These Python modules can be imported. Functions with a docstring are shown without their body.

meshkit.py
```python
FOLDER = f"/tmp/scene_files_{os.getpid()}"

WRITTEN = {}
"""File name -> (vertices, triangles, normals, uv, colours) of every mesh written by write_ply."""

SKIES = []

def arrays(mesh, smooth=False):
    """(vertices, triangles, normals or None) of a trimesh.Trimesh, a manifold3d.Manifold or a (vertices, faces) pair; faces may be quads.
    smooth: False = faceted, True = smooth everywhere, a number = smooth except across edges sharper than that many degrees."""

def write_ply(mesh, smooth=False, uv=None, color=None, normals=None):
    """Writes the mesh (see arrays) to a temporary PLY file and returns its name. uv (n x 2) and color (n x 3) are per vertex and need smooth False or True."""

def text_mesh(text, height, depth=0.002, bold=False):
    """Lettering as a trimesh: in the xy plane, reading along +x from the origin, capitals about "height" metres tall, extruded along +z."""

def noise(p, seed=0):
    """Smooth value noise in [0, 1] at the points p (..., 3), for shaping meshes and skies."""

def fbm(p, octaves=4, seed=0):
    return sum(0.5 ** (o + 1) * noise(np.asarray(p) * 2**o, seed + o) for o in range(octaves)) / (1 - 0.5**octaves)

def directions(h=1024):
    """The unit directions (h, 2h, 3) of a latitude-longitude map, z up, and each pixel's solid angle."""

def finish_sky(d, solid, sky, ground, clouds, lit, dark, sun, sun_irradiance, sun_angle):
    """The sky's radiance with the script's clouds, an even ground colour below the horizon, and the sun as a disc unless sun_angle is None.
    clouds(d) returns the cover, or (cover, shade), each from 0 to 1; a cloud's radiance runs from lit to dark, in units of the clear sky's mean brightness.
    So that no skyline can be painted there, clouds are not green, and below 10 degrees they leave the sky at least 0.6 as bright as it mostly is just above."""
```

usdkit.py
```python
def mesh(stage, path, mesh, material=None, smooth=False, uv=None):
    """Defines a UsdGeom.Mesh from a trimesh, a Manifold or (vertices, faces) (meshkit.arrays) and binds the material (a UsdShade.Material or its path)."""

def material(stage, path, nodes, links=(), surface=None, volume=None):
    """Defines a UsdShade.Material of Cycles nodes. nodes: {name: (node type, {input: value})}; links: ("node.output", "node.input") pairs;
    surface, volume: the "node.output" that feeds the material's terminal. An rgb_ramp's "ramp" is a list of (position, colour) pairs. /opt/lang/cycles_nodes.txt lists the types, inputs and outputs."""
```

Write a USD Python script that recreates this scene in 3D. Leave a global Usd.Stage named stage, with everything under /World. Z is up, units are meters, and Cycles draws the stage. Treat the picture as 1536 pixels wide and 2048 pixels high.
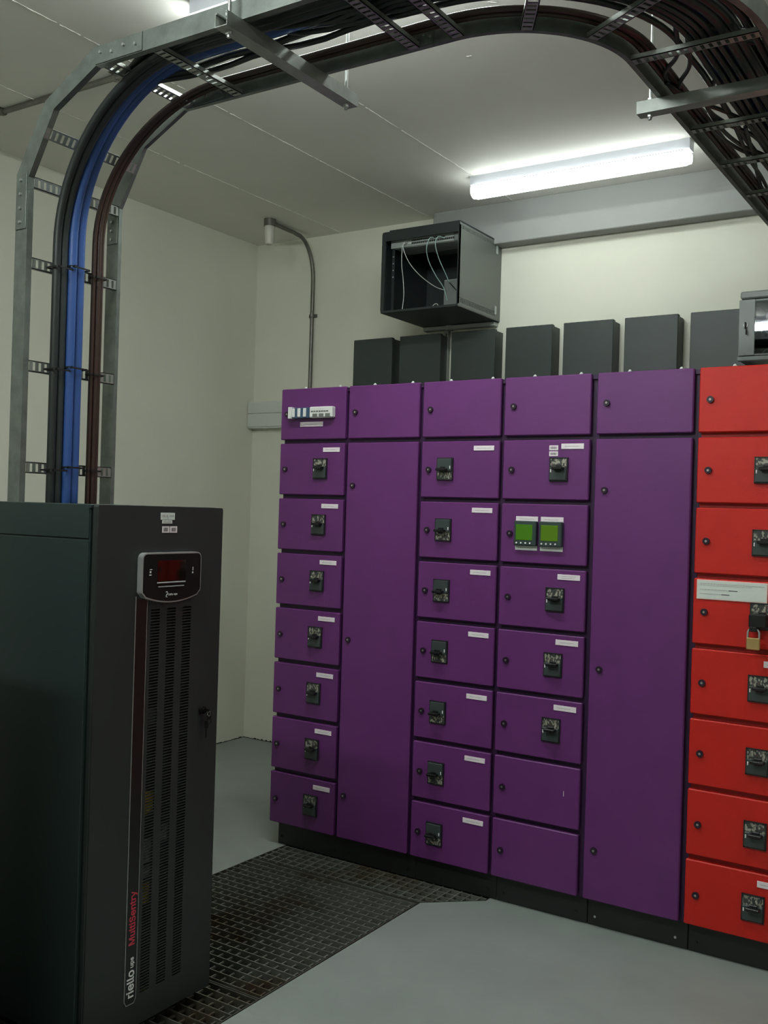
import math, random
import numpy as np, trimesh
from shapely.geometry import Polygon, box as sbox
from shapely import affinity
from pxr import Usd, UsdGeom, UsdShade, Gf, Sdf
import usdkit, meshkit

stage = Usd.Stage.CreateInMemory()
UsdGeom.SetStageUpAxis(stage, "Z")
world = UsdGeom.Xform.Define(stage, "/World")
stage.SetDefaultPrim(world.GetPrim())
random.seed(7)
rng = np.random.default_rng(7)

# ---------------------------------------------------------------- camera
F_PX, YAW, PITCH, ROLL, CAM_H = 1999.4, 0.5742, -0.0002, 0.0300, 1.5430
cam = UsdGeom.Camera.Define(stage, "/World/camera")
cam.CreateHorizontalApertureAttr(36.0)
cam.CreateVerticalApertureAttr(48.0)
cam.CreateFocalLengthAttr(36.0 * F_PX / 1536.0)
cam.CreateClippingRangeAttr(Gf.Vec2f(0.05, 100.0))
_fwd = np.array([-math.sin(YAW) * math.cos(PITCH), math.cos(YAW) * math.cos(PITCH), math.sin(PITCH)])
_rt = np.array([math.cos(YAW), math.sin(YAW), 0.0])
_up = np.cross(_rt, _fwd)
_r = math.cos(ROLL) * _rt + math.sin(ROLL) * _up
_u = -math.sin(ROLL) * _rt + math.cos(ROLL) * _up
cam.AddTransformOp().Set(Gf.Matrix4d(*_r, 0, *_u, 0, *(-_fwd), 0, 0, 0, CAM_H, 1))
EXPOSURE = 0.62
cam.CreateExposureAttr(EXPOSURE)
# radiance of the batten diffusers (tubes of different age and wattage)
LAMPS = {"back": 7.2, "middle": 46.0, "front_left": 64.0, "front_right": 8.0, "right": 17.0}
LAMP_COLOR = (0.93, 1.0, 0.97)

# ---------------------------------------------------------------- materials
LOOKS = "/World/Looks"
UsdGeom.Scope.Define(stage, LOOKS)
M = {}


def plain(name, col, rough=0.5, metal=0.0, spec=0.5, var=0.0, scale=6.0, bump=0.0, bscale=200.0, coat=0.0, emit=None, es=0.0, detail=4):
    n = {"p": ("principled_bsdf", {"base_color": col, "roughness": rough, "metallic": metal, "specular_ior_level": spec, "coat_weight": coat})}
    l = []
    if emit:
        n["p"][1]["emission_color"] = emit
        n["p"][1]["emission_strength"] = es
    if var or bump:
        n["tc"] = ("texture_coordinate", {})
    if var:
        lo = tuple(c * (1 - var) for c in col); hi = tuple(min(1, c * (1 + var)) for c in col)
        n["nz"] = ("noise_texture", {"scale": scale, "detail": detail, "roughness": 0.6})
        n["rp"] = ("rgb_ramp", {"ramp": [(0.3, lo), (0.7, hi)]})
        l += [("tc.object", "nz.vector"), ("nz.fac", "rp.fac"), ("rp.color", "p.base_color")]
    if bump:
        n["bn"] = ("noise_texture", {"scale": bscale, "detail": 3.0})
        n["bp"] = ("bump", {"strength": bump, "distance": 0.002})
        l += [("tc.object", "bn.vector"), ("bn.fac", "bp.height"), ("bp.normal", "p.normal")]
    M[name] = usdkit.material(stage, f"{LOOKS}/{name}", n, l, surface="p.BSDF")
    return M[name]


plain("wall_paint", (0.72, 0.72, 0.615), 0.75, var=0.04, scale=1.5, bump=0.15, bscale=60)
plain("ceiling_paint", (0.80, 0.79, 0.73), 0.8, var=0.04, scale=1.2, bump=0.12, bscale=40)
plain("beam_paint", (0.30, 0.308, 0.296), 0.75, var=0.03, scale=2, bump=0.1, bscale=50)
plain("ridge_paint", (0.86, 0.85, 0.80), 0.8)
plain("floor_paint", (0.262, 0.293, 0.272), 0.42, var=0.10, scale=2.2, bump=0.08, bscale=70, detail=7)
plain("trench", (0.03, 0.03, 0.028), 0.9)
plain("purple", (0.124, 0.0255, 0.146), 0.44, spec=0.42, var=0.05, scale=9, bump=0.22, bscale=420)
plain("purple_dark", (0.026, 0.003, 0.038), 0.5)
plain("red", (0.54, 0.012, 0.006), 0.46, spec=0.42, var=0.05, scale=9, bump=0.30, bscale=420)
plain("red_dark", (0.34, 0.004, 0.003), 0.5)
plain("plinth_black", (0.010, 0.012, 0.011), 0.5, bump=0.15, bscale=300)
plain("enclosure_black", (0.036, 0.047, 0.044), 0.45, bump=0.2, bscale=500, var=0.1, scale=4)
plain("ups_side", (0.018, 0.032, 0.031), 0.5, bump=0.2, bscale=500)
plain("ups_front", (0.0195, 0.0245, 0.0238), 0.5, bump=0.25, bscale=500)
plain("ups_inside", (0.006, 0.007, 0.007), 0.7)
plain("bezel_black", (0.006, 0.006, 0.006), 0.45, spec=0.25)
plain("screen_glass", (0.004, 0.004, 0.004), 0.06, coat=0.5)
plain("strip_black", (0.005, 0.006, 0.006), 0.3)
plain("silver", (0.42, 0.43, 0.43), 0.38, metal=0.4)
plain("silver_line", (0.42, 0.43, 0.42), 0.4, metal=0.6)
plain("text_red", (0.60, 0.04, 0.08), 0.5)
plain("text_white", (0.78, 0.80, 0.78), 0.5)
plain("galv", (0.155, 0.175, 0.16), 0.42, metal=0.5, var=0.22, scale=22, bump=0.08, bscale=90)
plain("galv_bright", (0.30, 0.32, 0.30), 0.30, metal=0.5, var=0.15, scale=18)
plain("steel_rod", (0.5, 0.52, 0.5), 0.4, metal=0.9)
plain("bolt", (0.6, 0.61, 0.6), 0.35, metal=0.9)
plain("cable_black", (0.014, 0.018, 0.018), 0.42)
plain("cable_dark", (0.020, 0.027, 0.027), 0.45)
plain("cable_blue", (0.030, 0.080, 0.26), 0.36)
plain("cable_brown", (0.040, 0.019, 0.014), 0.36)
plain("tie_black", (0.008, 0.008, 0.008), 0.45)
plain("lamp_body", (0.62, 0.64, 0.70), 0.45)
plain("lamp_off", (0.62, 0.66, 0.62), 0.4)
plain("lock_black", (0.02, 0.008, 0.022), 0.35)
plain("lock_core", (0.55, 0.5, 0.5), 0.3, metal=0.9)
plain("label_pink", (0.80, 0.72, 0.76), 0.5)
plain("label_white", (0.66, 0.70, 0.66), 0.5)
plain("label_edge", (0.80, 0.62, 0.58), 0.5)
plain("ink", (0.12, 0.11, 0.12), 0.6)
plain("ink_light", (0.42, 0.40, 0.40), 0.6)
plain("breaker_grey", (0.040, 0.052, 0.052), 0.4)
plain("breaker_frame", (0.015, 0.017, 0.018), 0.4)
plain("handle_black", (0.006, 0.006, 0.007), 0.35)
plain("dot_white", (0.8, 0.76, 0.78), 0.4)
plain("module_white", (0.72, 0.72, 0.70), 0.45)
plain("module_blue", (0.045, 0.09, 0.16), 0.4)
plain("module_grey", (0.16, 0.17, 0.16), 0.5)
plain("meter_body", (0.035, 0.055, 0.050), 0.4)
plain("meter_screen", (0.045, 0.15, 0.006), 0.3, emit=(0.10, 0.32, 0.012), es=0.07)
plain("meter_screen_olive", (0.07, 0.15, 0.006), 0.3, emit=(0.14, 0.32, 0.012), es=0.07)
plain("rack_dark", (0.024, 0.031, 0.032), 0.4, bump=0.1, bscale=400)
plain("rack_side", (0.13, 0.145, 0.13), 0.42, bump=0.1, bscale=400)
plain("rack_grey", (0.19, 0.21, 0.205), 0.42)
plain("panel_grey", (0.36, 0.39, 0.37), 0.45)
plain("port_black", (0.01, 0.012, 0.012), 0.5)
plain("wire_white", (0.68, 0.72, 0.68), 0.45)
plain("wire_teal", (0.46, 0.66, 0.62), 0.45)
plain("wire_dark", (0.02, 0.024, 0.022), 0.45)
plain("conduit", (0.16, 0.155, 0.135), 0.38, metal=0.5, var=0.15, scale=20)
plain("trunking", (0.62, 0.64, 0.60), 0.5)
plain("bulb_white", (0.62, 0.60, 0.53), 0.4)
plain("brass", (0.62, 0.43, 0.19), 0.32, metal=0.85, var=0.06, scale=30)
plain("yellow", (0.75, 0.52, 0.03), 0.5)
plain("component_grey", (0.42, 0.44, 0.42), 0.5)
M["grating_steel"] = usdkit.material(stage, f"{LOOKS}/grating_steel", {
    "g": ("geometry", {}), "n1": ("noise_texture", {"scale": 2.6, "detail": 5.0, "roughness": 0.65}), "n2": ("noise_texture", {"scale": 30.0, "detail": 3.0}),
    "r1": ("rgb_ramp", {"ramp": [(0.50, (0, 0, 0)), (0.66, (1, 1, 1))]}), "r2": ("rgb_ramp", {"ramp": [(0.3, (0.12, 0.13, 0.11)), (0.7, (0.19, 0.20, 0.172))]}),
    "mx": ("mix_color", {"b": (0.090, 0.062, 0.038)}), "bw": ("rgb_to_bw", {}), "p": ("principled_bsdf", {"roughness": 0.45, "metallic": 0.25})},
    [("g.position", "n1.vector"), ("g.position", "n2.vector"), ("n1.fac", "r1.fac"), ("n2.fac", "r2.fac"), ("r1.color", "bw.color"), ("bw.val", "mx.fac"), ("r2.color", "mx.a"), ("mx.result", "p.base_color")], surface="p.BSDF")
plain("grating_frame", (0.07, 0.068, 0.055), 0.55, metal=0.4, var=0.3, scale=14)
for _k, _p in LAMPS.items():
    M["glow_" + _k] = usdkit.material(stage, f"{LOOKS}/glow_{_k}", {"e": ("emission", {"color": LAMP_COLOR, "strength": _p})}, [], surface="e.emission")
# printed label field of the breakers: blocky beige and dark marks
M["breaker_print"] = usdkit.material(stage, f"{LOOKS}/breaker_print", {
    "tc": ("texture_coordinate", {}), "mp": ("mapping", {"scale": (190.0, 1.0, 120.0)}),
    "nz": ("voronoi_texture", {"scale": 1.0, "metric": "chebychev", "feature": "f1"}),
    "rp": ("rgb_ramp", {"ramp": [(0.0, (0.03, 0.035, 0.035)), (0.5, (0.05, 0.055, 0.05)), (0.56, (0.36, 0.34, 0.28)), (0.80, (0.30, 0.29, 0.24)), (0.84, (0.10, 0.05, 0.05)), (1.0, (0.04, 0.045, 0.045))]}),
    "bw": ("rgb_to_bw", {}), "p": ("principled_bsdf", {"roughness": 0.45})},
    [("tc.object", "mp.vector"), ("mp.vector", "nz.vector"), ("nz.color", "bw.color"), ("bw.val", "rp.fac"), ("rp.color", "p.base_color")], surface="p.BSDF")
# window pane: clear, with a mirror-like sheen
M["pane"] = usdkit.material(stage, f"{LOOKS}/pane", {
    "t": ("transparent_bsdf", {"color": (0.55, 0.60, 0.62)}), "g": ("glossy_bsdf", {"color": (1, 1, 1), "roughness": 0.02}),
    "f": ("fresnel", {"IOR": 1.55}), "m": ("mix_closure", {})},
    [("f.fac", "m.fac"), ("t.BSDF", "m.closure1"), ("g.BSDF", "m.closure2")], surface="m.closure")

# ---------------------------------------------------------------- shape helpers (world coordinates, metres)
def cat(*ms):
    fl = []
    for m in ms:
        fl += list(m) if isinstance(m, (list, tuple)) else [m]
    return trimesh.util.concatenate(fl)


def bx(x0, x1, y0, y1, z0, z1):
    m = trimesh.creation.box((abs(x1 - x0), abs(y1 - y0), abs(z1 - z0)))
    m.apply_translation(((x0 + x1) / 2, (y0 + y1) / 2, (z0 + z1) / 2))
    return m


def cb(x0, x1, y0, y1, z0, z1, c=0.002):
    """box with chamfered edges"""
    c = min(c, 0.45 * abs(x1 - x0), 0.45 * abs(y1 - y0), 0.45 * abs(z1 - z0))
    P = []
    for sx, X in ((1, x0), (-1, x1)):
        for sy, Y in ((1, y0), (-1, y1)):
            for sz, Z in ((1, z0), (-1, z1)):
                P += [(X, Y + sy * c, Z + sz * c), (X + sx * c, Y, Z + sz * c), (X + sx * c, Y + sy * c, Z)]
    return trimesh.convex.convex_hull(np.array(P))


def cyl(p, q, r, n=12):
    return trimesh.creation.cylinder(radius=r, segment=np.array([p, q], float), sections=n)


def spline(pts, n=40):
    """Catmull-Rom through the points"""
    p = np.asarray(pts, float)
    p = np.vstack([2 * p[0] - p[1], p, 2 * p[-1] - p[-2]])
    out = []
    seg = len(p) - 3
    for i in range(seg):
        t = np.linspace(0, 1, max(2, n // seg), endpoint=False)[:, None]
        a, b, c, d = p[i:i + 4]
        out.append(0.5 * (2 * b + (c - a) * t + (2 * a - 5 * b + 4 * c - d) * t ** 2 + (3 * b - a - 3 * c + d) * t ** 3))
    return np.vstack(out + [p[-2][None]])


def tube(path, r, n=10):
    p = np.asarray(path, float)
    t = np.gradient(p, axis=0); t /= np.linalg.norm(t, axis=1, keepdims=True) + 1e-12
    a = np.cross(t[0], (0, 0, 1.0)) if abs(t[0][2]) < 0.9 else np.cross(t[0], (0, 1.0, 0))
    A = []
    for k in range(len(p)):
        a = a - t[k] * (a @ t[k]); a /= np.linalg.norm(a); A.append(a)
    A = np.array(A); B = np.cross(t, A)
    ang = np.arange(n) * 2 * np.pi / n
    r = np.broadcast_to(r, (len(p),))
    v = (p[:, None] + r[:, None, None] * (np.cos(ang)[None, :, None] * A[:, None] + np.sin(ang)[None, :, None] * B[:, None])).reshape(-1, 3)
    f = []
    for i in range(len(p) - 1):
        for j in range(n):
            k = (j + 1) % n
            f += [[i * n + j, i * n + k, (i + 1) * n + k], [i * n + j, (i + 1) * n + k, (i + 1) * n + j]]
    e = (len(p) - 1) * n
    for j in range(1, n - 1):
        f += [[0, j + 1, j], [e, e + j, e + j + 1]]
    return trimesh.Trimesh(v, np.array(f), process=False)


def sweep(path, prof):
    """Sweeps a closed profile [(a, b)] along a path; path rows: (point, axis a, axis b). Ends capped (convex-ish C sections are built from boxes)."""
    n = len(prof); v = []
    for P, A, B in path:
        v += [np.asarray(P) + a * np.asarray(A) + b * np.asarray(B) for a, b in prof]
    f = []
    for i in range(len(path) - 1):
        for j in range(n):
            k = (j + 1) % n
            f += [[i * n + j, i * n + k, (i + 1) * n + k], [i * n + j, (i + 1) * n + k, (i + 1) * n + j]]
    tri = trimesh.creation.triangulate_polygon(Polygon(prof), engine="earcut")[1]
    e = (len(path) - 1) * n
    f += [list(t[::-1]) for t in tri] + [list(t + e) for t in tri]
    m = trimesh.Trimesh(np.array(v), np.array(f), process=False)
    trimesh.repair.fix_normals(m)
    return m


def extrude_on(poly, depth, origin, ex, ey, ez):
    """polygon in (u, v) extruded by depth: u -> ex, v -> ey, depth -> ez"""
    m = trimesh.creation.extrude_polygon(poly, depth, engine="earcut")
    T = np.eye(4); T[:3, 0], T[:3, 1], T[:3, 2], T[:3, 3] = ex, ey, ez, origin
    m.apply_transform(T)
    return m


def to_front(m, origin, face):
    """A flat xy mesh (lettering) put on a face: 'y' = cabinet fronts facing -y, 'x' = fronts facing +x, 'xv' = the same, reading upwards."""
    ax = {"y": ((1, 0, 0), (0, 0, 1), (0, -1, 0)), "x": ((0, 1, 0), (0, 0, 1), (1, 0, 0)), "xv": ((0, 0, 1), (0, -1, 0), (1, 0, 0))}[face]
    T = np.eye(4)
    for k in range(3):
        T[:3, k] = ax[k]
    T[:3, 3] = origin
    m = m.copy(); m.apply_transform(T)
    return m


# ---------------------------------------------------------------- naming helpers
ORIGIN = {}


def free(path):
    if not stage.GetPrimAtPath(path):
        return path
    k = 1
    while stage.GetPrimAtPath(f"{path}_{k:03d}"):
        k += 1
    return f"{path}_{k:03d}"


def meta(p, label=None, category=None, group=None, kind=None):
    for k, v in (("label", label), ("category", category), ("group", group), ("kind", kind)):
        if v:
            p.SetCustomDataByKey(k, v)
    return p


def thing(name, label, category, at, group=None, kind=None):
    path = free("/World/" + name)
    x = UsdGeom.Xform.Define(stage, path)
    x.AddTranslateOp().Set(Gf.Vec3d(*[float(c) for c in at]))
    ORIGIN[path] = np.array(at, float)
    return meta(x.GetPrim(), label, category, group, kind)


def obj(name, mesh, mat, parent=None, label=None, category=None, group=None, kind=None, smooth=False):
    base = str(parent.GetPath()) if parent else "/World"
    o = ORIGIN[base] if parent else np.zeros(3)
    path = free(base + "/" + name)
    mesh = mesh.copy(); mesh.apply_translation(-o)
    m = usdkit.mesh(stage, path, mesh, M[mat], smooth=smooth)
    ORIGIN[path] = o
    return meta(m.GetPrim(), label, category, group, kind)


def struct(name, mesh, mat, smooth=False, category="wall", label=None):
    return obj(name, mesh, mat, None, label, category, None, "structure", smooth)


# ================================================================ the room
WL, WB, CEIL = -4.41, 5.16, 3.306
XR, YF = 2.6, -2.4
HOLE = [(-2.86, 1.45), (-1.995, 1.45), (-1.99, 3.425), (-1.79, 3.605), (-1.79, 3.66), (-2.835, 3.66), (-2.842, 3.43)]
floor_poly = Polygon([(WL - .1, YF - .1), (XR + .1, YF - .1), (XR + .1, WB + .1), (WL - .1, WB + .1)], [HOLE])
struct("floor", extrude_on(floor_poly, 0.12, (0, 0, -0.12), (1, 0, 0), (0, 1, 0), (0, 0, 1)), "floor_paint", category="floor", label="grey painted concrete floor around the steel grating")
hx = Polygon(HOLE)
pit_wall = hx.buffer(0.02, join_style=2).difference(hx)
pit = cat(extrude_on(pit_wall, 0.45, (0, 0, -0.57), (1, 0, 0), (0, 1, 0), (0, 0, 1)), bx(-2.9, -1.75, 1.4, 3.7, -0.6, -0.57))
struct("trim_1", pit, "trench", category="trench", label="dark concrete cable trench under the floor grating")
struct("wall_left", bx(WL - .15, WL, YF, WB, 0, CEIL), "wall_paint", label="cream painted wall on the left behind the cables")
struct("wall_back", bx(WL - .15, XR, WB, WB + .15, 0, CEIL), "wall_paint", label="cream painted back wall behind the purple cabinets")
struct("wall_right", bx(XR, XR + .15, YF, WB, 0, CEIL), "wall_paint", label="cream painted wall on the right out of view")
struct("wall_front", bx(WL - .15, XR + .15, YF - .15, YF, 0, CEIL), "wall_paint", label="cream painted wall behind the viewer")
ceiling = struct("ceiling", bx(WL - .15, XR + .15, YF - .15, WB + .15, CEIL, CEIL + .15), "ceiling_paint", category="ceiling", label="pale grey cast concrete ceiling with formwork seams")


for xs, w in ((-3.72, 0.002), (-3.055, 0.003), (-2.48, 0.004)):
    n = 420
    parts = []
    for k in range(n):
        y0 = -1.5 + k * (6.64 / n)
        if rng.random() < 0.10:
            continue
        ww = w * (0.4 + 0.9 * rng.random())
        xo = xs + 0.0007 * rng.normal() + 0.0025 * math.sin(k * .05)
        parts.append(bx(xo - ww / 2, xo + ww / 2, y0, y0 + 6.64 / n, CEIL - 0.001 - 0.002 * rng.random(), CEIL + 0.001))
    obj("seam_ridge", cat(parts), "ridge_paint", ceiling)
scuffs = []
for (cx, cy, L, a) in ((-1.61, 2.92, .05, .3), (-1.59, 2.95, .07, .25), (-1.57, 2.93, .04, .5), (-1.62, 3.02, .03, .6), (-1.60, 3.06, .03, .7), (-1.63, 3.10, .025, .9), (-1.98, 3.02, .03, .1), (-1.86, 3.38, .02, .2)):
    q = affinity.translate(affinity.rotate(sbox(-L / 2, -.0015, L / 2, .0015), math.degrees(a)), cx, cy)
    scuffs.append(trimesh.creation.extrude_polygon(q, 0.0015, engine="earcut").apply_translation((0, 0, CEIL - 0.0012)))
obj("scuff", cat(scuffs), "ridge_paint", ceiling)
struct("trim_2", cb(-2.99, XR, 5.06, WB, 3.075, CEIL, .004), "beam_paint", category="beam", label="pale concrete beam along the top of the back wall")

crack = []
for k in range(150):
    h = .002 + .006 * rng.random() * (0.4 + abs(math.sin(k * .11)))
    crack.append(bx(WL, WL + .004, 1.5 + k * .0244, 1.5 + (k + 1) * .0244, 0, h))
    crack.append(bx(WL + k * .012, WL + (k + 1) * .012, WB - .004, WB, 0, h))
struct("trim_3", cat(crack), "trench", category="floor gap", label="dark ragged gap where the floor meets the walls in the corner")

# ================================================================ batten lamps
def batten(x0, y, label, on=True, glow="glow_back", wide=False):
    L, hw, hr = 1.14, (0.054 if wide else 0.034), 0.047
    t = thing("batten_lamp", label, "ceiling lamp", (x0 + L / 2, y, CEIL))
    body = extrude_on(Polygon([(-hw, 0), (hw, 0), (hw * .96, -.046), (hw * .80, -.050), (-hw * .80, -.050), (-hw * .96, -.046)]), L, (x0, y, CEIL), (0, 1, 0), (0, 0, 1), (1, 0, 0))
    obj("housing", body, "lamp_body", t)
    a = np.linspace(math.radians(0 if wide else -30), math.radians(180 if wide else 210), 17)
    cz = -.052 if wide else -.074
    prof = Polygon([(math.cos(q) * hr, cz - math.sin(q) * .040) for q in a])
    obj("diffuser", extrude_on(prof, L - .05, (x0 + .025, y, CEIL), (0, 1, 0), (0, 0, 1), (1, 0, 0)), glow if on else "lamp_off", t, smooth=40)
    lip = cat(*[bx(x0 + .02, x0 + L - .02, y + s * hr * .90, y + s * hr * .96, CEIL - .0565, CEIL - .0535) for s in (-1, 1)])
    obj("lip", lip, "lamp_body", t)
    for xe in (x0 + .006, x0 + L - .026):
        cap = extrude_on(Polygon([(math.cos(q) * hr * .9, cz - math.sin(q) * .036) for q in a]), .020, (xe, y, CEIL), (0, 1, 0), (0, 0, 1), (1, 0, 0))
        obj("end_cap", cap, glow if on else "lamp_body", t)
    return t


batten(-2.50, 4.63, "lit fluorescent batten on the ceiling near the back wall", glow="glow_back")
batten(-2.51, 2.585, "lit fluorescent batten on the ceiling right above the cable ladder", glow="glow_middle", wide=True)
batten(-2.50, 0.42, "lit fluorescent batten on the ceiling, out of view behind the power supply's neighbour", glow="glow_front_left")
batten(0.15, 0.42, "lit fluorescent batten on the ceiling, out of view over the viewer's right", glow="glow_front_right")
batten(0.15, 2.53, "lit fluorescent batten on the ceiling, out of view in front of the red cabinets", glow="glow_right")

# ================================================================ switchboard cabinets
Y0 = 3.593                      # door fronts
ZT, ZB, ROW, GAP = 2.090, 0.110, 0.25, 0.009
LOCK_DX, PITCH_X = 0.0345, 0.3805
COLS = [-2.9024 + 0.0, -2.5245, -2.1455, -1.7680, -1.3830, -1.0021]
WID = 0.3605


def row_z(k):
    return (2.1 - ROW * (k + 1) + (GAP if k < 7 else ZB - 0.1)), (2.1 - ROW * k - (GAP if k else 2.1 - ZT))


def lock(door, x, z):
    ring = cat(trimesh.creation.annulus(r_min=.0062, r_max=.0122, height=.008, sections=20), trimesh.creation.cylinder(radius=.006, height=.005, sections=16))
    ring.apply_transform(trimesh.transformations.rotation_matrix(math.pi / 2, (1, 0, 0)))
    obj("lock", ring.apply_translation((x, Y0 - .004, z)), "lock_black", door, smooth=40)
    core = cat(cyl((x, Y0 - .001, z), (x, Y0 - .0085, z), .0044, 12), bx(x - .0014, x + .0014, Y0 - .0095, Y0 - .008, z - .003, z + .003))
    obj("lock_core", core, "lock_core", door)


def nameplate(door, x0, x1, z0, z1, mat="label_pink", lines=1, seed=0, name="label_plate"):
    obj(name, cb(x0, x1, Y0 - .0025, Y0 + .001, z0, z1, .0006), mat, door)
    r = random.Random(seed); ps = []
    for q in range(lines):
        zc = z0 + (z1 - z0) * (q + 1) / (lines + 1)
        x = x0 + (x1 - x0) * .14 + r.random() * .006; e = x1 - (x1 - x0) * (.14 + .12 * r.random())
        while x < e:
            w = .002 + .004 * r.random()
            ps.append(bx(x, min(x + w, e), Y0 - .0027, Y0 - .0022, zc - .0011, zc + .0011)); x += w + .0012
    obj("print", cat(ps), "ink_light", door)


def breaker(door, x0, z1, flip=False, w=.071, h=.088, cover=False):
    """moulded-case breaker showing through the door: printed field, grey face, toggle"""
    z0 = z1 - h; xc, zc = x0 + w / 2, (z0 + z1) / 2

    def put(m):
        if flip:
            m.apply_transform(trimesh.transformations.rotation_matrix(math.pi, (0, 1, 0), (xc, 0, zc)))
        return m
    fr = cat(bx(x0 - .002, x0 + .002, Y0 - .008, Y0 + .002, z0 - .002, z1 + .002), bx(x0 + w - .002, x0 + w + .002, Y0 - .008, Y0 + .002, z0 - .002, z1 + .002), bx(x0, x0 + w, Y0 - .008, Y0 + .002, z1 - .002, z1 + .002), bx(x0, x0 + w, Y0 - .008, Y0 + .002, z0 - .002, z0 + .002))
    obj("breaker_frame", put(fr), "breaker_frame", door)
    obj("breaker_face", put(cb(x0 + .002, x0 + w - .002, Y0 - .014, Y0, z0 + .002, z0 + h * .60, .002)), "breaker_grey", door)
    obj("breaker_print", put(bx(x0 + .002, x0 + w - .002, Y0 - .006, Y0, z0 + h * .60, z1 - .002)), "breaker_print", door)
    hz = z0 + h * .54
    hd = cat(cb(x0 + w * .26, x0 + w * .88, Y0 - .040, Y0 - .012, hz - .0052, hz + .0052, .002), cb(x0 + w * .40, x0 + w * .74, Y0 - .020, Y0 - .012, hz - .012, hz + .012, .002))
    obj("breaker_toggle", put(hd), "handle_black", door)
    obj("indicator", put(cb(x0 + .005, x0 + .0095, Y0 - .0155, Y0 - .013, hz - .016, hz - .003, .001)), "dot_white", door)


def cabinet(i, label, paint, dark, rows, extra=None):
    x0, x1 = COLS[i] if i < 6 else COLS[5] + .381 * (i - 5), 0
    x1 = x0 + WID
    nx = (COLS[i + 1] if i < 5 else x0 + .3805)
    lo, hi = x0 + .006, nx + .006
    if i == 0: lo = x0 + .008
    t = thing("switchboard_cabinet", label, "electrical cabinet", ((lo + hi) / 2, Y0 + .4, 0))
    obj("body", cat(bx(lo, hi - .0006, Y0 + .022, 4.34, 0.105, 2.082), bx(lo, hi - .0006, Y0 + .012, Y0 + .03, 2.070, 2.086)), dark, t)
    pg = .0025 if i in (3, 4, 5) else .0003
    pl = cat(cb(lo + .012 if i == 0 else lo, hi - pg, Y0 + .045, 4.30, 0.0, 0.105, .002))
    obj("plinth", pl, "plinth_black", t)
    for dx in (.03, .335):
        obj("plinth_bolt", cyl((lo + dx, Y0 + .046, .035), (lo + dx, Y0 + .041, .035), .005, 8), "bolt" if i in (4,) else "plinth_black", t)
    caps = [cat(trimesh.creation.icosphere(2, .0058).apply_translation((x0 + d, Y0 + .035, 2.0965)), cyl((x0 + d, Y0 + .035, 2.08), (x0 + d, Y0 + .035, 2.0965), .0075, 12)) for d in (.112, .305)]
    for c in caps:
        obj("cap_screw", c, "label_white", t, smooth=40)
    doors = {}
    for k, (a, b) in enumerate(rows):
        z0 = row_z(b)[0]; z1 = row_z(a)[1]
        d = obj("door", cb(x0, x1, Y0, Y0 + .021, z0, z1, .0036), paint, t)
        doors[a] = d
    return t, doors, x0, x1


ALL8 = [(k, k) for k in range(8)]
TALL = [(0, 0), (1, 7)]


def row_c(k):
    return 1.9750 - 0.2508 * k if k else 1.975


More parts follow.
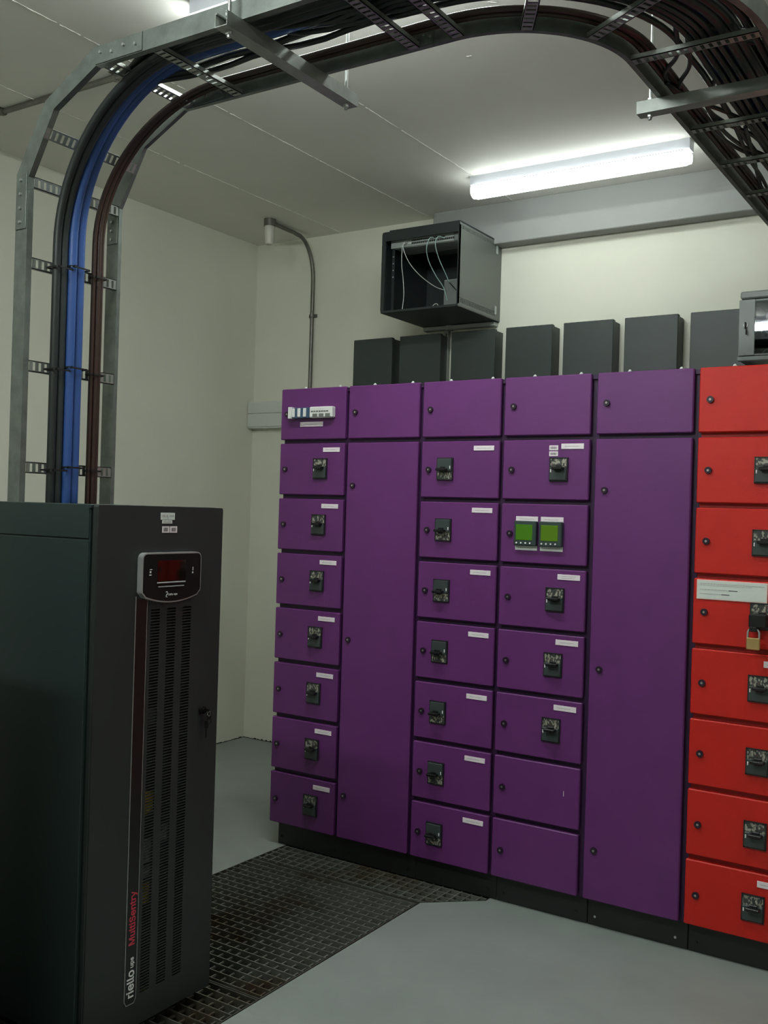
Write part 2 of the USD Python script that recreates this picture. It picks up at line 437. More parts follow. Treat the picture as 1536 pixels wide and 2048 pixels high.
# column 1
t, D, xa, xb = cabinet(0, "leftmost purple switchboard cabinet with a modular device strip in its top door", "purple", "purple_dark", ALL8)
lock(D[0], -2.865, 1.975)
obj("end_piece", cb(-2.838, -2.818, Y0 - .034, Y0, 1.951, 2.004, .002), "module_white", D[0])
obj("device_strip", cb(-2.720, -2.594, Y0 - .030, Y0, 1.953, 2.002, .004), "module_white", D[0])
for k in range(3):
    xq = -2.816 + .032 * k
    obj("device", cb(xq, xq + .031, Y0 - .030, Y0, 1.953, 2.000, .001), "module_blue", D[0])
    obj("device_label", cb(xq + .001, xq + .017, Y0 - .036, Y0 - .029, 1.957, 1.997, .002), "module_white", D[0])
for k in range(3):
    xq = -2.700 + .035 * k
    obj("device_socket", cb(xq, xq + .026, Y0 - .032, Y0 - .028, 1.957, 1.971, .001), "module_grey", D[0])
obj("device_slot", cat([cb(-2.708 + .014 * k, -2.698 + .014 * k, Y0 - .033, Y0 - .028, 1.979, 1.984, .001) for k in range(7)]), "module_grey", D[0])
nameplate(D[0], -2.790, -2.662, 1.916, 1.938, seed=1)
for k in range(1, 8):
    zc = row_c(k)
    lock(D[k], -2.868, zc)
    nameplate(D[k], -2.657, -2.566, zc + .077, zc + .097, seed=10 + k)
    breaker(D[k], -2.704, zc + .047)
# column 2
t, D, xa, xb = cabinet(1, "tall-door purple cabinet, second from the left", "purple", "purple_dark", TALL)
lock(D[0], -2.487, 1.974)
for z in (1.654, .980, .298):
    lock(D[1], -2.490, z)
# column 3
t, D, xa, xb = cabinet(2, "purple switchboard cabinet with seven breakers mounted beside the locks, third from the left", "purple", "purple_dark", ALL8)
lock(D[0], -2.107, 1.974)
for k in range(1, 8):
    zc = row_c(k)
    lock(D[k], -2.108, zc)
    nameplate(D[k], -1.900, -1.808, zc + .077, zc + .097, seed=30 + k)
    breaker(D[k], -2.065, zc + .047, flip=True)
# column 4
t, D, xa, xb = cabinet(3, "purple switchboard cabinet with two green meters, fourth from the left", "purple", "purple_dark", ALL8)
lock(D[0], -1.727, 1.975)
for k in range(1, 8):
    lock(D[k], -1.728, row_c(k))
    if k in (1, 3, 4, 5):
        zc = row_c(k)
        nameplate(D[k], -1.521, -1.429, zc + .080, zc + .101, seed=50 + k, lines=2 if k == 3 else 1)
        breaker(D[k], -1.564, zc + .046)
for z1 in (1.819, 1.796):
    obj("sticker", cb(-1.571, -1.534, Y0 - .0015, Y0 + .001, z1 - .019, z1, .0006), "label_pink", D[1])
    obj("print", cat([bx(-1.565 + .0042 * q, -1.563 + .0042 * q + .0008 * (q % 2), Y0 - .0018, Y0 - .001, z1 - .014, z1 - .005) for q in range(6)]), "ink", D[1])
for k, xq in enumerate((-1.702, -1.596)):
    obj("meter", cat(cb(xq, xq + .094, Y0 - .022, Y0, 1.427, 1.524, .003)), "meter_body", D[2])
    obj("meter_screen", cb(xq + .010, xq + .080, Y0 - .0235, Y0 - .020, 1.449, 1.510, .001), "meter_screen" if k == 0 else "meter_screen_olive", D[2], label="glowing green meter screen")
    for q in range(4):
        obj("meter_button", cyl((xq + .014 + .019 * q, Y0 - .021, 1.438), (xq + .014 + .019 * q, Y0 - .025, 1.438), .0035, 8), "dot_white", D[2])
    nameplate(D[2], xq - .001, xq + .093, 1.521, 1.542, mat="label_pink", seed=70 + k)
    nameplate(D[2], xq - .001, xq + .093, 1.409, 1.428, mat="label_white", seed=72 + k)
obj("scratch", cat(bx(-1.4712, -1.4692, Y0 - .0006, Y0 + .001, .478, .498)), "label_pink", D[6])
# column 5
t, D, xa, xb = cabinet(4, "tall-door purple cabinet next to the red cabinet", "purple", "purple_dark", TALL)
lock(D[0], -1.344, 1.976)
for z in (1.649, .977, .298):
    lock(D[1], -1.343, z)
# columns 6, 7: red
padlock_at = None
for ci in (5, 6):
    t, D, xa, xb = cabinet(ci, "red switchboard cabinet with a notice on its fourth door" if ci == 5 else "red switchboard cabinet at the right, beyond the padlocked one", "red", "red_dark", ALL8)
    o = .381 * (ci - 5)
    for k in range(8):
        lock(D[k], -.962 + o, row_c(k))
    for k in range(1, 8):
        zc = row_c(k)
        z1 = zc + .047
        if ci == 5 and k == 3:
            breaker(D[k], -.803 + o, 1.266)
            # lock-off bracket over the toggle
            obj("lock_bracket", cat(cb(-.800, -.742, Y0 - .048, Y0 - .012, 1.186, 1.232, .004), cb(-.797, -.772, Y0 - .050, Y0 - .030, 1.172, 1.19, .003)), "handle_black", D[k])
            obj("notice", cb(-.990, -.750, Y0 - .004, Y0 + .001, 1.268, 1.337, .001), "label_edge", D[k], label="white printed notice with a pale red rim")
            obj("notice_sheet", bx(-.986, -.754, Y0 - .0046, Y0 - .003, 1.272, 1.333), "label_white", D[k])
            ln = []
            r = random.Random(5)
            for zq, e, w in ((1.3235, -.760, .0012), (1.3185, -.800, .0008), (1.303, -.880, .0012), (1.288, -.905, .0012)):
                x = -.978
                while x < e:
                    q = .003 + .006 * r.random(); ln.append(bx(x, min(e, x + q), Y0 - .005, Y0 - .0044, zq - w, zq + w)); x += q + .0014
            obj("print", cat(ln), "ink_light", D[k])
            obj("print_bold", cat(bx(-.879, -.849, Y0 - .005, Y0 - .0044, 1.3012, 1.3045), bx(-.904, -.876, Y0 - .005, Y0 - .0044, 1.2863, 1.2895)), "ink", D[k])
        else:
            breaker(D[k], -.803 + o, z1 - .002, w=.072)
        if not (ci == 5 and k in (3,)):
            if k in (4, 7) or ci == 6:
                nameplate(D[k], -.756 + o, -.690 + o, zc + .076, zc + .098, seed=90 + k)
# brass padlock hanging from the lock-off bracket
pk = thing("padlock", "brass padlock with a steel shackle hanging on the red cabinet", "padlock", (-.784, Y0 - .035, 1.112))
obj("lock_body", cb(-.8065, -.7615, Y0 - .047, Y0 - .030, 1.110, 1.151, .003), "brass", pk)
arc = [(-.803, 1.148), (-.803, 1.165)] + [(-.784 - .019 * math.cos(a), 1.165 + .019 * math.sin(a)) for a in np.linspace(0.2, math.pi - .2, 10)] + [(-.765, 1.165), (-.765, 1.148)]
obj("shackle", tube([(x, Y0 - .039, z) for x, z in arc], .0036, 10), "silver", pk, smooth=True)

# ================================================================ uninterruptible power supply units
def ups(y0, label, detail=True):
    xf, xb_, y1, zt = -2.137, -2.99, y0 + .505, 1.540
    t = thing("power_supply_cabinet", label, "power supply cabinet", ((xf + xb_) / 2, (y0 + y1) / 2, 0))
    obj("body", cat(bx(xb_, xf - .030, y0 + .004, y1 - .004, .04, zt - .003), cb(xb_, xf - .028, y0, y1, zt - .012, zt, .002)), "ups_side", t)
    obj("side_panel", cb(xb_ + .01, xf - .034, y0, y0 + .01, .06, zt - .0985, .002), "ups_side", t)
    obj("side_panel", cb(xb_ + .01, xf - .034, y0, y0 + .01, zt - .0955, zt - .008, .002), "ups_side", t)
    obj("side_panel", cb(xb_ + .01, xf - .034, y1 - .01, y1, .06, zt - .008, .002), "ups_side", t)
    for px in (xb_ + .05, xf - .09):
        for py in (y0 + .04, y1 - .04):
            obj("foot", cat(cyl((px, py, 0.0), (px, py, .012), .022, 14), cyl((px, py, .01), (px, py, .045), .010, 10)), "ups_inside", t)
    # slotted front door
    c = [(y0 + dy) for dy in (.209, .274, .339)]
    holes = []
    if detail:
        for yy in c:
            z = .125
            while z < 1.236:
                holes.append(sbox(yy, z, yy + .036, z + .0045)); z += .0086
    hull = sbox(y0 + .004, .036, y1, zt - .001).buffer(-.006).buffer(.006, quad_segs=4)
    poly = Polygon(hull.exterior.coords, [h.exterior.coords for h in holes])
    door = obj("front_door", extrude_on(poly, .004, (xf - .004, 0, 0), (0, 1, 0), (0, 0, 1), (1, 0, 0)), "ups_front", t)
    rim = cat(cb(xf - .026, xf - .002, y0 + .003, y0 + .018, .036, zt - .001, .006), cb(xf - .026, xf - .004, y1 - .012, y1, .036, zt - .001, .003), bx(xf - .026, xf - .004, y0 + .01, y1 - .01, .036, .05), bx(xf - .026, xf - .004, y0 + .01, y1 - .01, zt - .015, zt - .001))
    obj("door_rim", rim, "ups_front", door)
    obj("vent_backing", bx(xf - .024, xf - .020, y0 + .18, y1 - .10, .08, 1.27), "ups_inside", door)
    if not detail:
        return t
    for (ya, yb, za, zb, mt) in ((.205, .250, .640, .705, "yellow"), (.205, .245, .375, .440, "yellow"), (.205, .248, .500, .565, "component_grey"), (.262, .315, .545, .590, "component_grey"), (.205, .245, .455, .485, "component_grey"), (.205, .262, .085, .128, "yellow"), (.205, .25, .90, .95, "module_grey")):
        obj("inner_sticker", bx(xf - .020, xf - .010, y0 + ya, y0 + yb, za, zb), mt, door)
    # name strip with thin light borders
    ya, yb = y0 + .150, y0 + .192
    obj("name_strip", bx(xf, xf + .0012, ya, yb, .108, 1.272), "strip_black", door)
    bw = .0016
    obj("strip_border", cat(bx(xf, xf + .002, ya - bw, ya, .118, 1.28), bx(xf, xf + .002, yb, yb + bw, .118, 1.27),
                            extrude_on(Polygon([(ya - bw, .120), (ya + .006, .106), (yb - .006, .106), (yb + bw, .120), (yb, .121), (yb - .007, .108), (ya + .007, .108), (ya, .121)]), .002, (xf, 0, 0), (0, 1, 0), (0, 0, 1), (1, 0, 0))), "silver_line", door)

    def word(s, y_base, za, zb, mat, name, bold=True):
        m = meshkit.text_mesh(s, .02, .0008, bold=bold)
        b = m.bounds; m.apply_translation((-b[0][0], 0, 0)); k = (zb - za) / (b[1][0] - b[0][0])
        m.apply_scale((k, k, 1))
        obj(name, to_front(m, (xf + .0012, y_base, za), "xv"), mat, door)
    word("MultiSentry", y0 + .182, .278, .432, "text_red", "lettering")
    word("riello", y0 + .183, .126, .205, "text_white", "lettering")
    word("ups", y0 + .180, .212, .242, "text_white", "lettering")
    # touch panel
    cy, w2 = y0 + .272, .120
    zt2, zb2, zm = 1.405, 1.258, 1.283
    pts = [(cy - w2 + .018, zt2), (cy + w2 - .018, zt2)] + [(cy + w2 - .018 + .018 * math.sin(a), zt2 - .018 + .018 * math.cos(a)) for a in np.linspace(.3, 1.57, 5)]
    pts += [(cy + w2, zm + .012)] + [(cy + w2 - .012 + .012 * math.cos(a), zm + .012 - .012 * math.sin(a)) for a in np.linspace(.3, 1.2, 4)]
    for u in np.linspace(.88, -.88, 15):
        pts.append((cy + u * w2, zb2 + (zm - zb2) * u * u * .9))
    pts += [(cy - w2 + .012 - .012 * math.cos(a), zm + .012 - .012 * math.sin(a)) for a in np.linspace(1.2, .3, 4)]
    pts += [(cy - w2, zm + .012)] + [(cy - w2 + .018 - .018 * math.cos(a), zt2 - .018 + .018 * math.sin(a)) for a in np.linspace(0, 1.3, 5)]
    ply = Polygon(pts).buffer(0)
    panel = obj("control_panel", extrude_on(ply, .020, (xf, 0, 0), (0, 1, 0), (0, 0, 1), (1, 0, 0)), "silver", t, label="black touch panel with a silver rim")
    obj("panel_face", extrude_on(ply.buffer(-.0042), .003, (xf + .0185, 0, 0), (0, 1, 0), (0, 0, 1), (1, 0, 0)), "bezel_black", panel)
    obj("screen", bx(xf + .0212, xf + .0220, cy - .062, cy + .052, 1.322, 1.382), "screen_glass", panel)
    obj("panel_bar", cat(cb(xf + .021, xf + .0245, cy - .064, cy + .052, 1.3155, 1.3195, .0012), cb(xf + .021, xf + .0240, cy - .059, cy + .046, 1.304, 1.3075, .0012)), "silver", panel)
    icons = [bx(xf + .021, xf + .0222, cy - .094 + a, cy - .094 + b, z, z + h) for a, b, z, h in ((.0, .008, 1.340, .003), (.001, .007, 1.347, .006), (.001, .010, 1.356, .002), (.173, .179, 1.341, .005), (.175, .178, 1.349, .011))]
    obj("icon", cat(icons), "text_white", panel)
    m = meshkit.text_mesh("riello ups", .010, .0008)
    b = m.bounds; m.apply_translation((-b[0][0], 0, 0)); k = .038 / (b[1][0] - b[0][0]); m.apply_scale((k, k, 1))
    obj("lettering", to_front(m, (xf + .0214, cy - .018, 1.279), "x"), "text_white", panel)
    sw = [(cy - .027, 1.289), (cy - .022, 1.2905), (cy - .020, 1.286), (cy - .025, 1.280), (cy - .026, 1.276), (cy - .021, 1.2745)]
    obj("emblem", tube([(xf + .0222, a, z) for a, z in spline(sw, 20)], .0011, 6), "text_white", panel)
    # asset labels
    for (ya, yb, za, zb, mt) in ((.236, .294, 1.500, 1.521, "label_white"), (.242, .284, 1.489, 1.499, "label_white"), (.243, .273, 1.462, 1.481, "label_pink"), (.275, .305, 1.462, 1.481, "label_pink")):
        st = cb(xf, xf + .0012, y0 + ya, y0 + yb, za, zb, .0005)
        obj("asset_label", st, mt, door)
        if za > 1.495:
            pr = [bx(xf + .001, xf + .0016, y0 + ya + .006 + .006 * q, y0 + ya + .010 + .006 * q, 1.509, 1.5145) for q in (0, 1, 3, 5, 6, 7)] + [bx(xf + .001, xf + .0016, y0 + .264, y0 + .266, 1.503, 1.507)]
        elif za < 1.48:
            pr = [bx(xf + .001, xf + .0016, y0 + ya + .006 + .0036 * q, y0 + ya + .0078 + .0036 * q + .0006 * (q % 2), za + .004, zb - .004) for q in range(5)]
        else:
            pr = [bx(xf + .001, xf + .0016, y0 + ya + .004 + .003 * q, y0 + ya + .006 + .003 * q, 1.4925, 1.4955) for q in range(11)]
        obj("print", cat(pr), "ink" if za < 1.48 else "ink_light", door)
    # door lock and keys
    ly, lz = y0 + .432, .915
    obj("door_lock", cat(cyl((xf, ly, lz), (xf + .012, ly, lz), .012, 16), cyl((xf + .010, ly, lz), (xf + .016, ly, lz), .008, 14)), "bezel_black", door)
    obj("key", cat(cb(xf + .014, xf + .030, ly + .001, ly + .006, lz - .004, lz + .006, .001), cb(xf + .024, xf + .028, ly - .002, ly + .018, lz - .030, lz - .004, .002), tube([(xf + .026, ly + .010 + .008 * math.sin(a), lz - .032 - .010 * math.cos(a)) for a in np.linspace(0, 2 * math.pi, 14)], .0012, 6)), "bezel_black", door)
    obj("key_ring", tube([(xf + .027, ly + .006 + .006 * math.sin(a), lz - .010 - .007 * math.cos(a)) for a in np.linspace(0, 2 * math.pi, 14)], .0014, 6), "silver", door)
    obj("key_fob", cat(cb(xf + .010, xf + .020, ly + .004, ly + .016, lz - .058, lz - .030, .003), cb(xf + .012, xf + .016, ly + .008, ly + .012, lz - .088, lz - .058, .001)), "bezel_black", door)
    return t


ups(1.865, "dark grey power supply cabinet with a touch panel, under the cable ladder")
ups(1.020, "dark power supply cabinet standing left of the one in view", detail=False)

# ================================================================ cable ladder
YN, YFAR, ZL, ZH = 1.920, 2.275, 2.785, 2.840
CX, CY, RI, RO = -1.300, 2.635, 0.360, 0.715
lad = thing("cable_ladder", "galvanised cable ladder rising from the power supply cabinet and turning twice overhead", "cable tray", (-2.5725, 2.0975, 1.540))
TW, FL = .0022, .020


def c_prof(h, flange):
    return [(0, 0), (h, 0), (h, flange), (h - TW, flange), (h - TW, TW), (TW, TW), (TW, flange), (0, flange)]


def rail_straight(p, q, a, b, name="side_rail", h=.055, fl=FL):
    """p, q: outer lower corner line; a: direction of the web height; b: direction of the flanges"""
    obj(name, sweep([(p, a, b), (q, a, b)], c_prof(h, fl)), "galv", lad)


OUT = [(-2.600, 1.5405), (-2.600, 2.530), (-2.480, 2.727), (-2.272, 2.840), (-1.300, 2.840)]
INN = [(-2.545, 1.5405), (-2.545, 2.515), (-2.438, 2.698), (-2.262, 2.785), (-1.300, 2.785)]
for yw, fl in ((YN, FL), (YFAR, .014)):
    for k in range(4):
        o0, o1, i0, i1 = [np.array(v) for v in (OUT[k], OUT[k + 1], INN[k], INN[k + 1])]
        path = []
        for o, i in ((o0, i0), (o1, i1)):
            w = o - i
            path.append(((i[0], yw, i[1]), (w[0] / .055, 0, w[1] / .055), (0, 1, 0)))
        obj("side_rail", sweep(path, c_prof(.055, fl)), "galv", lad)
for R, s in ((RI, 1), (RO, 1)):
    path = []
    for a in np.linspace(-math.pi / 2, 0, 25):
        d = np.array((math.cos(a), math.sin(a), 0))
        path.append((np.array((CX, CY, ZL)) + R * d, (0, 0, 1), d * (-1 if R == RI else -1)))
    obj("side_rail", sweep(path, c_prof(.055, FL if R == RO else .014)), "galv", lad, smooth=30)
for xx, sgn in ((CX + RI, -1), (CX + RO, -1)):
    rail_straight((xx, CY, ZL), (xx, 5.12, ZL), (0, 0, 1), (sgn, 0, 0), fl=.014 if xx < -.8 else FL)


def rung(p, q, face, width=.034, lip=.014, slots=True):
    """slotted channel from p to q; 'face' is the outward normal of the slotted web"""
    p, q, n = [np.asarray(v, float) for v in (p, q, face)]
    L = np.linalg.norm(q - p); u = (q - p) / L; n = n / np.linalg.norm(n); w = np.cross(n, u)
    holes = []
    if slots:
        s = .014
        while s < L - .020:
            holes.append(sbox(s, -width * .36, s + .0098, width * .36)); s += .0212
    web = Polygon([(0, -width / 2), (L, -width / 2), (L, width / 2), (0, width / 2)], [h.exterior.coords for h in holes])
    m = [extrude_on(web, .002, p - n * .002, u, w, n)]
    for s in (-1, 1):
        b = trimesh.creation.box((L, .002, lip))
        T = np.eye(4); T[:3, 0], T[:3, 1], T[:3, 2] = u, w, n; T[:3, 3] = p + u * L / 2 + w * s * (width / 2 - .001) - n * lip / 2
        b.apply_transform(T); m.append(b)
    mm = cat(m)
    obj("rung", mm, "galv_bright", lad)


for z in (1.645, 1.952, 2.262, 2.505):
    rung((-2.548, YN + .002, z), (-2.548, YFAR, z), (1, 0, 0))
rung((-2.475, YN + .002, 2.634), (-2.475, YFAR, 2.634), (.86, 0, -.5))
rung((-2.235, YN + .002, 2.790), (-2.235, YFAR, 2.790), (.30, 0, -.95))
for x in (-2.04, -1.42, -1.285):
    rung((x, YN + .002, ZL + .001), (x, YFAR, ZL + .001), (0, 0, -1))
for a in (-59, -30, 0):
    d = np.array((math.cos(math.radians(a)), math.sin(math.radians(a)), 0))
    c = np.array((CX, CY, ZL + .001))
    rung(c + d * (RI - .002), c + d * (RO - .002), (0, 0, -1))
for y in (3.20, 3.56, 3.93, 4.30, 4.67, 5.02):
    rung((CX + RI - .002, y, ZL + .001), (CX + RO - .002, y, ZL + .001), (0, 0, -1))
# splice plates with bolts on the rails
def splice(x0, x1, z0, z1, y, out):
    s = obj("splice_plate", cb(x0, x1, y - .0035 if out else y + .001, y if out else y + .004, z0, z1, .0008), "galv", lad)
    n = 4
    for k in range(n):
        if x1 - x0 > z1 - z0:
            c = (x0 + (x1 - x0) * (k + .5) / n, (z0 + z1) / 2 + .004 * (-1) ** k)
        else:
            c = ((x0 + x1) / 2, z0 + (z1 - z0) * (k + .5) / n)
        obj("bolt", cyl((c[0], y - .0095, c[1]), (c[0], y - .003, c[1]), .0045, 6), "bolt", s)


splice(-2.262, -2.075, 2.787, 2.838, YN, True)
splice(-2.597, -2.549, 2.36, 2.528, YN, True)
splice(-2.215, -2.09, 2.789, 2.836, YFAR, True)
splice(-1.44, -1.36, 2.789, 2.836, YFAR, True)
splice(-2.597, -2.549, 2.40, 2.515, YFAR, True)
# bright dimples on the rung of the bend
# ================================================================ struts and rods carrying the ladder
def strut(p0, p1, label, rods):
    p0, p1 = np.array(p0, float), np.array(p1, float)
    t = thing("support_strut", label, "support strut", tuple((p0 + p1) / 2))
    d = p1 - p0; L = np.linalg.norm(d); u = d / L; w = np.array((-u[1], u[0], 0))
    W, H, th = .041, .037, .0025
    prof = [(-W / 2, 0), (W / 2, 0), (W / 2, H), (W / 2 - .007, H), (W / 2 - .007, H - .004), (W / 2 - th, H - .004), (W / 2 - th, th), (-W / 2 + th, th), (-W / 2 + th, H - .004), (-W / 2 + .007, H - .004), (-W / 2 + .007, H), (-W / 2, H)]
    obj("channel", sweep([(p0, w, (0, 0, 1)), (p1, w, (0, 0, 1))], prof), "galv_bright", t)
    for s in rods:
        c = p0 + u * s
        obj("rod", cyl((c[0], c[1], c[2] - .016), (c[0], c[1], CEIL), .0052, 10), "steel_rod", t, smooth=40)
        obj("nut", cat(cyl((c[0], c[1], c[2] - .009), (c[0], c[1], c[2] - .0005), .009, 6), cyl((c[0], c[1], c[2] + H), (c[0], c[1], c[2] + H + .010), .010, 6)), "bolt", t)
    return t


strut((-1.735, 1.862, 2.747), (-1.735, 2.440, 2.747), "galvanised support strut under the ladder's straight run, near the bend from the power supply", (.030, .545))
strut((-1.015, 2.905, 2.747), (-.480, 2.905, 2.747), "galvanised support strut under the ladder past its sideways bend, on the right", (.035, .50))

# ================================================================ cables
def cable_path(xv, yv, yh, zh, R, end=5.05, start=1.52, wob=0.0, seed=0):
    P = [(xv, yv, z) for z in np.linspace(start, zh - R, 14)]
    r = np.random.default_rng(seed)
    for a in np.linspace(0, math.pi / 2, 22)[1:]:
        k = a / (math.pi / 2); k = k * k * (3 - 2 * k)
        P.append((xv + R - R * math.cos(a), yv + (yh - yv) * k, zh - R + R * math.sin(a)))
    x1 = xv + R
    xs = np.linspace(x1, CX, 12)[1:]
    for q, x in enumerate(xs):
        P.append((x, yh + wob * math.sin(q * 1.3 + seed), zh + .3 * wob * math.cos(q * 1.7 + seed)))
    rr = CY - P[-1][1]
    for a in np.linspace(-math.pi / 2, 0, 22)[1:]:
        P.append((CX + rr * math.cos(a), CY + rr * math.sin(a), zh))
    for q, y in enumerate(np.linspace(CY, end, 12)[1:]):
        P.append((CX + rr + wob * math.sin(q * 1.1 + seed), y, zh))
    return P


def over_path(yh, zh, x0=-2.1, wob=0.0, seed=0, end=5.05, lead=()):
    P = list(lead)
    for q, x in enumerate(np.linspace(x0, CX, 10)):
        P.append((x, yh + wob * math.sin(q * 1.3 + seed), zh + .3 * wob * math.cos(q * 1.7 + seed)))
    rr = CY - P[-1][1]
    for a in np.linspace(-math.pi / 2, 0, 22)[1:]:
        P.append((CX + rr * math.cos(a), CY + rr * math.sin(a), zh))
    for q, y in enumerate(np.linspace(CY, end, 12)[1:]):
        P.append((CX + rr + wob * math.sin(q * 1.1 + seed), y, zh))
    return P


def cable(path, r, mat, label, group=None, n=12, name="power_cable", c="cable"):
    obj(name, tube(path, r, n), mat, None, label, c, group, smooth=True)


cable(cable_path(-2.510, 2.003, 2.010, 2.822, .50, seed=1), .0125, "cable_black", "black power cable nearest the left rail of the rising ladder")
cable(cable_path(-2.515, 2.030, 2.036, 2.822, .50, seed=2), .0150, "cable_dark", "dark power cable between the outer black cable and the blue ones")
cable(cable_path(-2.505, 2.058, 2.070, 2.842, .50, seed=3), .0150, "cable_blue", "left one of the two thick blue power cables on the ladder")
cable(cable_path(-2.512, 2.089, 2.104, 2.845, .49, seed=4), .0180, "cable_blue", "right one of the two thick blue power cables on the ladder")
cable(cable_path(-2.530, 2.164, 2.226, 2.818, .45, seed=5), .0075, "cable_brown", "brown cable nearest the blue ones on the rising ladder")
cable(cable_path(-2.526, 2.179, 2.242, 2.826, .45, seed=6), .0080, "cable_brown", "middle brown cable on the rising ladder")
cable(cable_path(-2.532, 2.195, 2.258, 2.822, .45, seed=7), .0080, "cable_brown", "brown cable beside the far rail of the rising ladder")
cable(over_path(2.150, 2.815, x0=-2.04, wob=.006, seed=8, lead=[(-2.30, 2.085, 2.775), (-2.20, 2.105, 2.80), (-2.12, 2.145, 2.812)]), .0085, "cable_black", "thin black cable sagging between blue and brown cables overhead")
overs = [(2.062, 2.813, .008, "cable_black"), (2.080, 2.812, .0075, "cable_dark"), (2.099, 2.813, .008, "cable_black"), (2.122, 2.814, .008, "cable_dark"), (1.955, 2.818, .009, "cable_dark"), (1.976, 2.816, .010, "cable_black"), (2.020, 2.850, .012, "cable_black"), (2.050, 2.852, .012, "cable_dark"), (2.082, 2.854, .012, "cable_black"), (1.990, 2.848, .011, "cable_black"), (2.118, 2.846, .010, "cable_dark"), (2.136, 2.830, .010, "cable_black")]
OX = [-1.62, -1.55, -1.50, -1.58, -1.92, -1.92] + [-1.95] * 6
for k, (y, z, r, mt) in enumerate(overs):
    cable(over_path(y, z, x0=OX[k], wob=.004, seed=20 + k, lead=[(-2.28, 2.045, 2.800), (-2.10, 2.050, 2.842), (OX[k] - .22, y * .5 + 1.035, 2.853), (OX[k] - .10, y, z + .012)] if k < 4 else [(-2.13, 2.004, 2.806), (-2.06, 1.992, 2.814), (-1.99, y + .008, 2.818)] if k < 6 else [(-2.26, 2.03 + .02 * (k % 3), 2.80), (-2.12, y, z - .008)]), r, mt, "one of the black cables bundled on the overhead run of the ladder", "bundled black cables on the overhead ladder", n=8)
# loose thin cables looping on the last stretch of the ladder
loose = [
    [(-.80, 2.55, 2.815), (-.84, 2.70, 2.812), (-.905, 2.80, 2.812), (-.915, 2.95, 2.83), (-.90, 3.2, 2.84)],
    [(-.79, 2.62, 2.815), (-.83, 2.78, 2.812), (-.885, 2.88, 2.812), (-.912, 3.02, 2.83), (-.915, 3.4, 2.84)],
    [(-.92, 2.86, 2.812), (-.88, 3.02, 2.811), (-.82, 3.16, 2.811), (-.78, 3.35, 2.815), (-.77, 3.8, 2.82)],
    [(-.79, 2.90, 2.815), (-.84, 3.02, 2.812), (-.865, 3.12, 2.811), (-.84, 3.26, 2.811), (-.79, 3.45, 2.815), (-.78, 4.0, 2.82)],
    [(-.90, 3.00, 2.812), (-.895, 3.3, 2.811), (-.86, 3.5, 2.811), (-.80, 3.65, 2.811), (-.78, 4.0, 2.815)],
    [(-.86, 3.0, 2.815), (-.87, 3.25, 2.811), (-.85, 3.45, 2.811), (-.80, 3.6, 2.811), (-.77, 3.9, 2.82)],
    [(-.80, 3.3, 2.812), (-.84, 3.6, 2.811), (-.87, 3.8, 2.811), (-.90, 4.1, 2.811), (-.90, 4.6, 2.811)],
    [(-.83, 3.3, 2.812), (-.855, 3.6, 2.811), (-.86, 3.8, 2.811), (-.875, 4.1, 2.811), (-.87, 4.6, 2.811)],
]
for k, p in enumerate(loose):
    cable(spline(p, 36), .0065, "cable_black", "thin loose black cable looping on the right stretch of the ladder", "loose thin cables on the ladder", n=8, name="loose_cable")
for k, p in enumerate(([(-.74, 2.58, 2.815), (-.68, 2.66, 2.825), (-.60, 2.78, 2.850), (-.50, 2.98, 2.86), (-.42, 3.4, 2.86), (-.38, 4.2, 2.86), (-.38, 5.155, 2.86)], [(-.73, 2.66, 2.815), (-.66, 2.75, 2.825), (-.585, 2.88, 2.850), (-.50, 3.10, 2.86), (-.44, 3.5, 2.86), (-.41, 4.2, 2.86), (-.41, 5.155, 2.86)])):
    cable(spline(p, 36), .0075, "cable_black", ("upper" if k == 0 else "lower") + " of the two black cables leaving the ladder over its outer rail", n=8, name="loose_cable")
# cable ties around the bundles at the rungs
def tie(y0, y1, x0, x1, z, label):
    q = sbox(x0, y0, x1, y1).buffer(.004, quad_segs=4)
    ring = q.difference(q.buffer(-.0016))
    m = extrude_on(ring, .005, (0, 0, z), (1, 0, 0), (0, 1, 0), (0, 0, 1))
    head = bx(x1 + .001, x1 + .009, y0 + .004, y0 + .012, z - .001, z + .006)
    obj("cable_tie", cat(m, head), "tie_black", None, label, "cable tie", None)


for z, w in ((1.645, "lowest"), (1.952, "second"), (2.262, "third")):
    tie(1.990, 2.046, -2.535, -2.490, z - .008, f"black tie around the dark cables at the {w} rung")
    tie(2.042, 2.108, -2.532, -2.487, z + .003, f"black tie around the blue cables at the {w} rung")
    tie(2.156, 2.204, -2.541, -2.518, z - .002, f"black tie around the brown cables at the {w} rung")

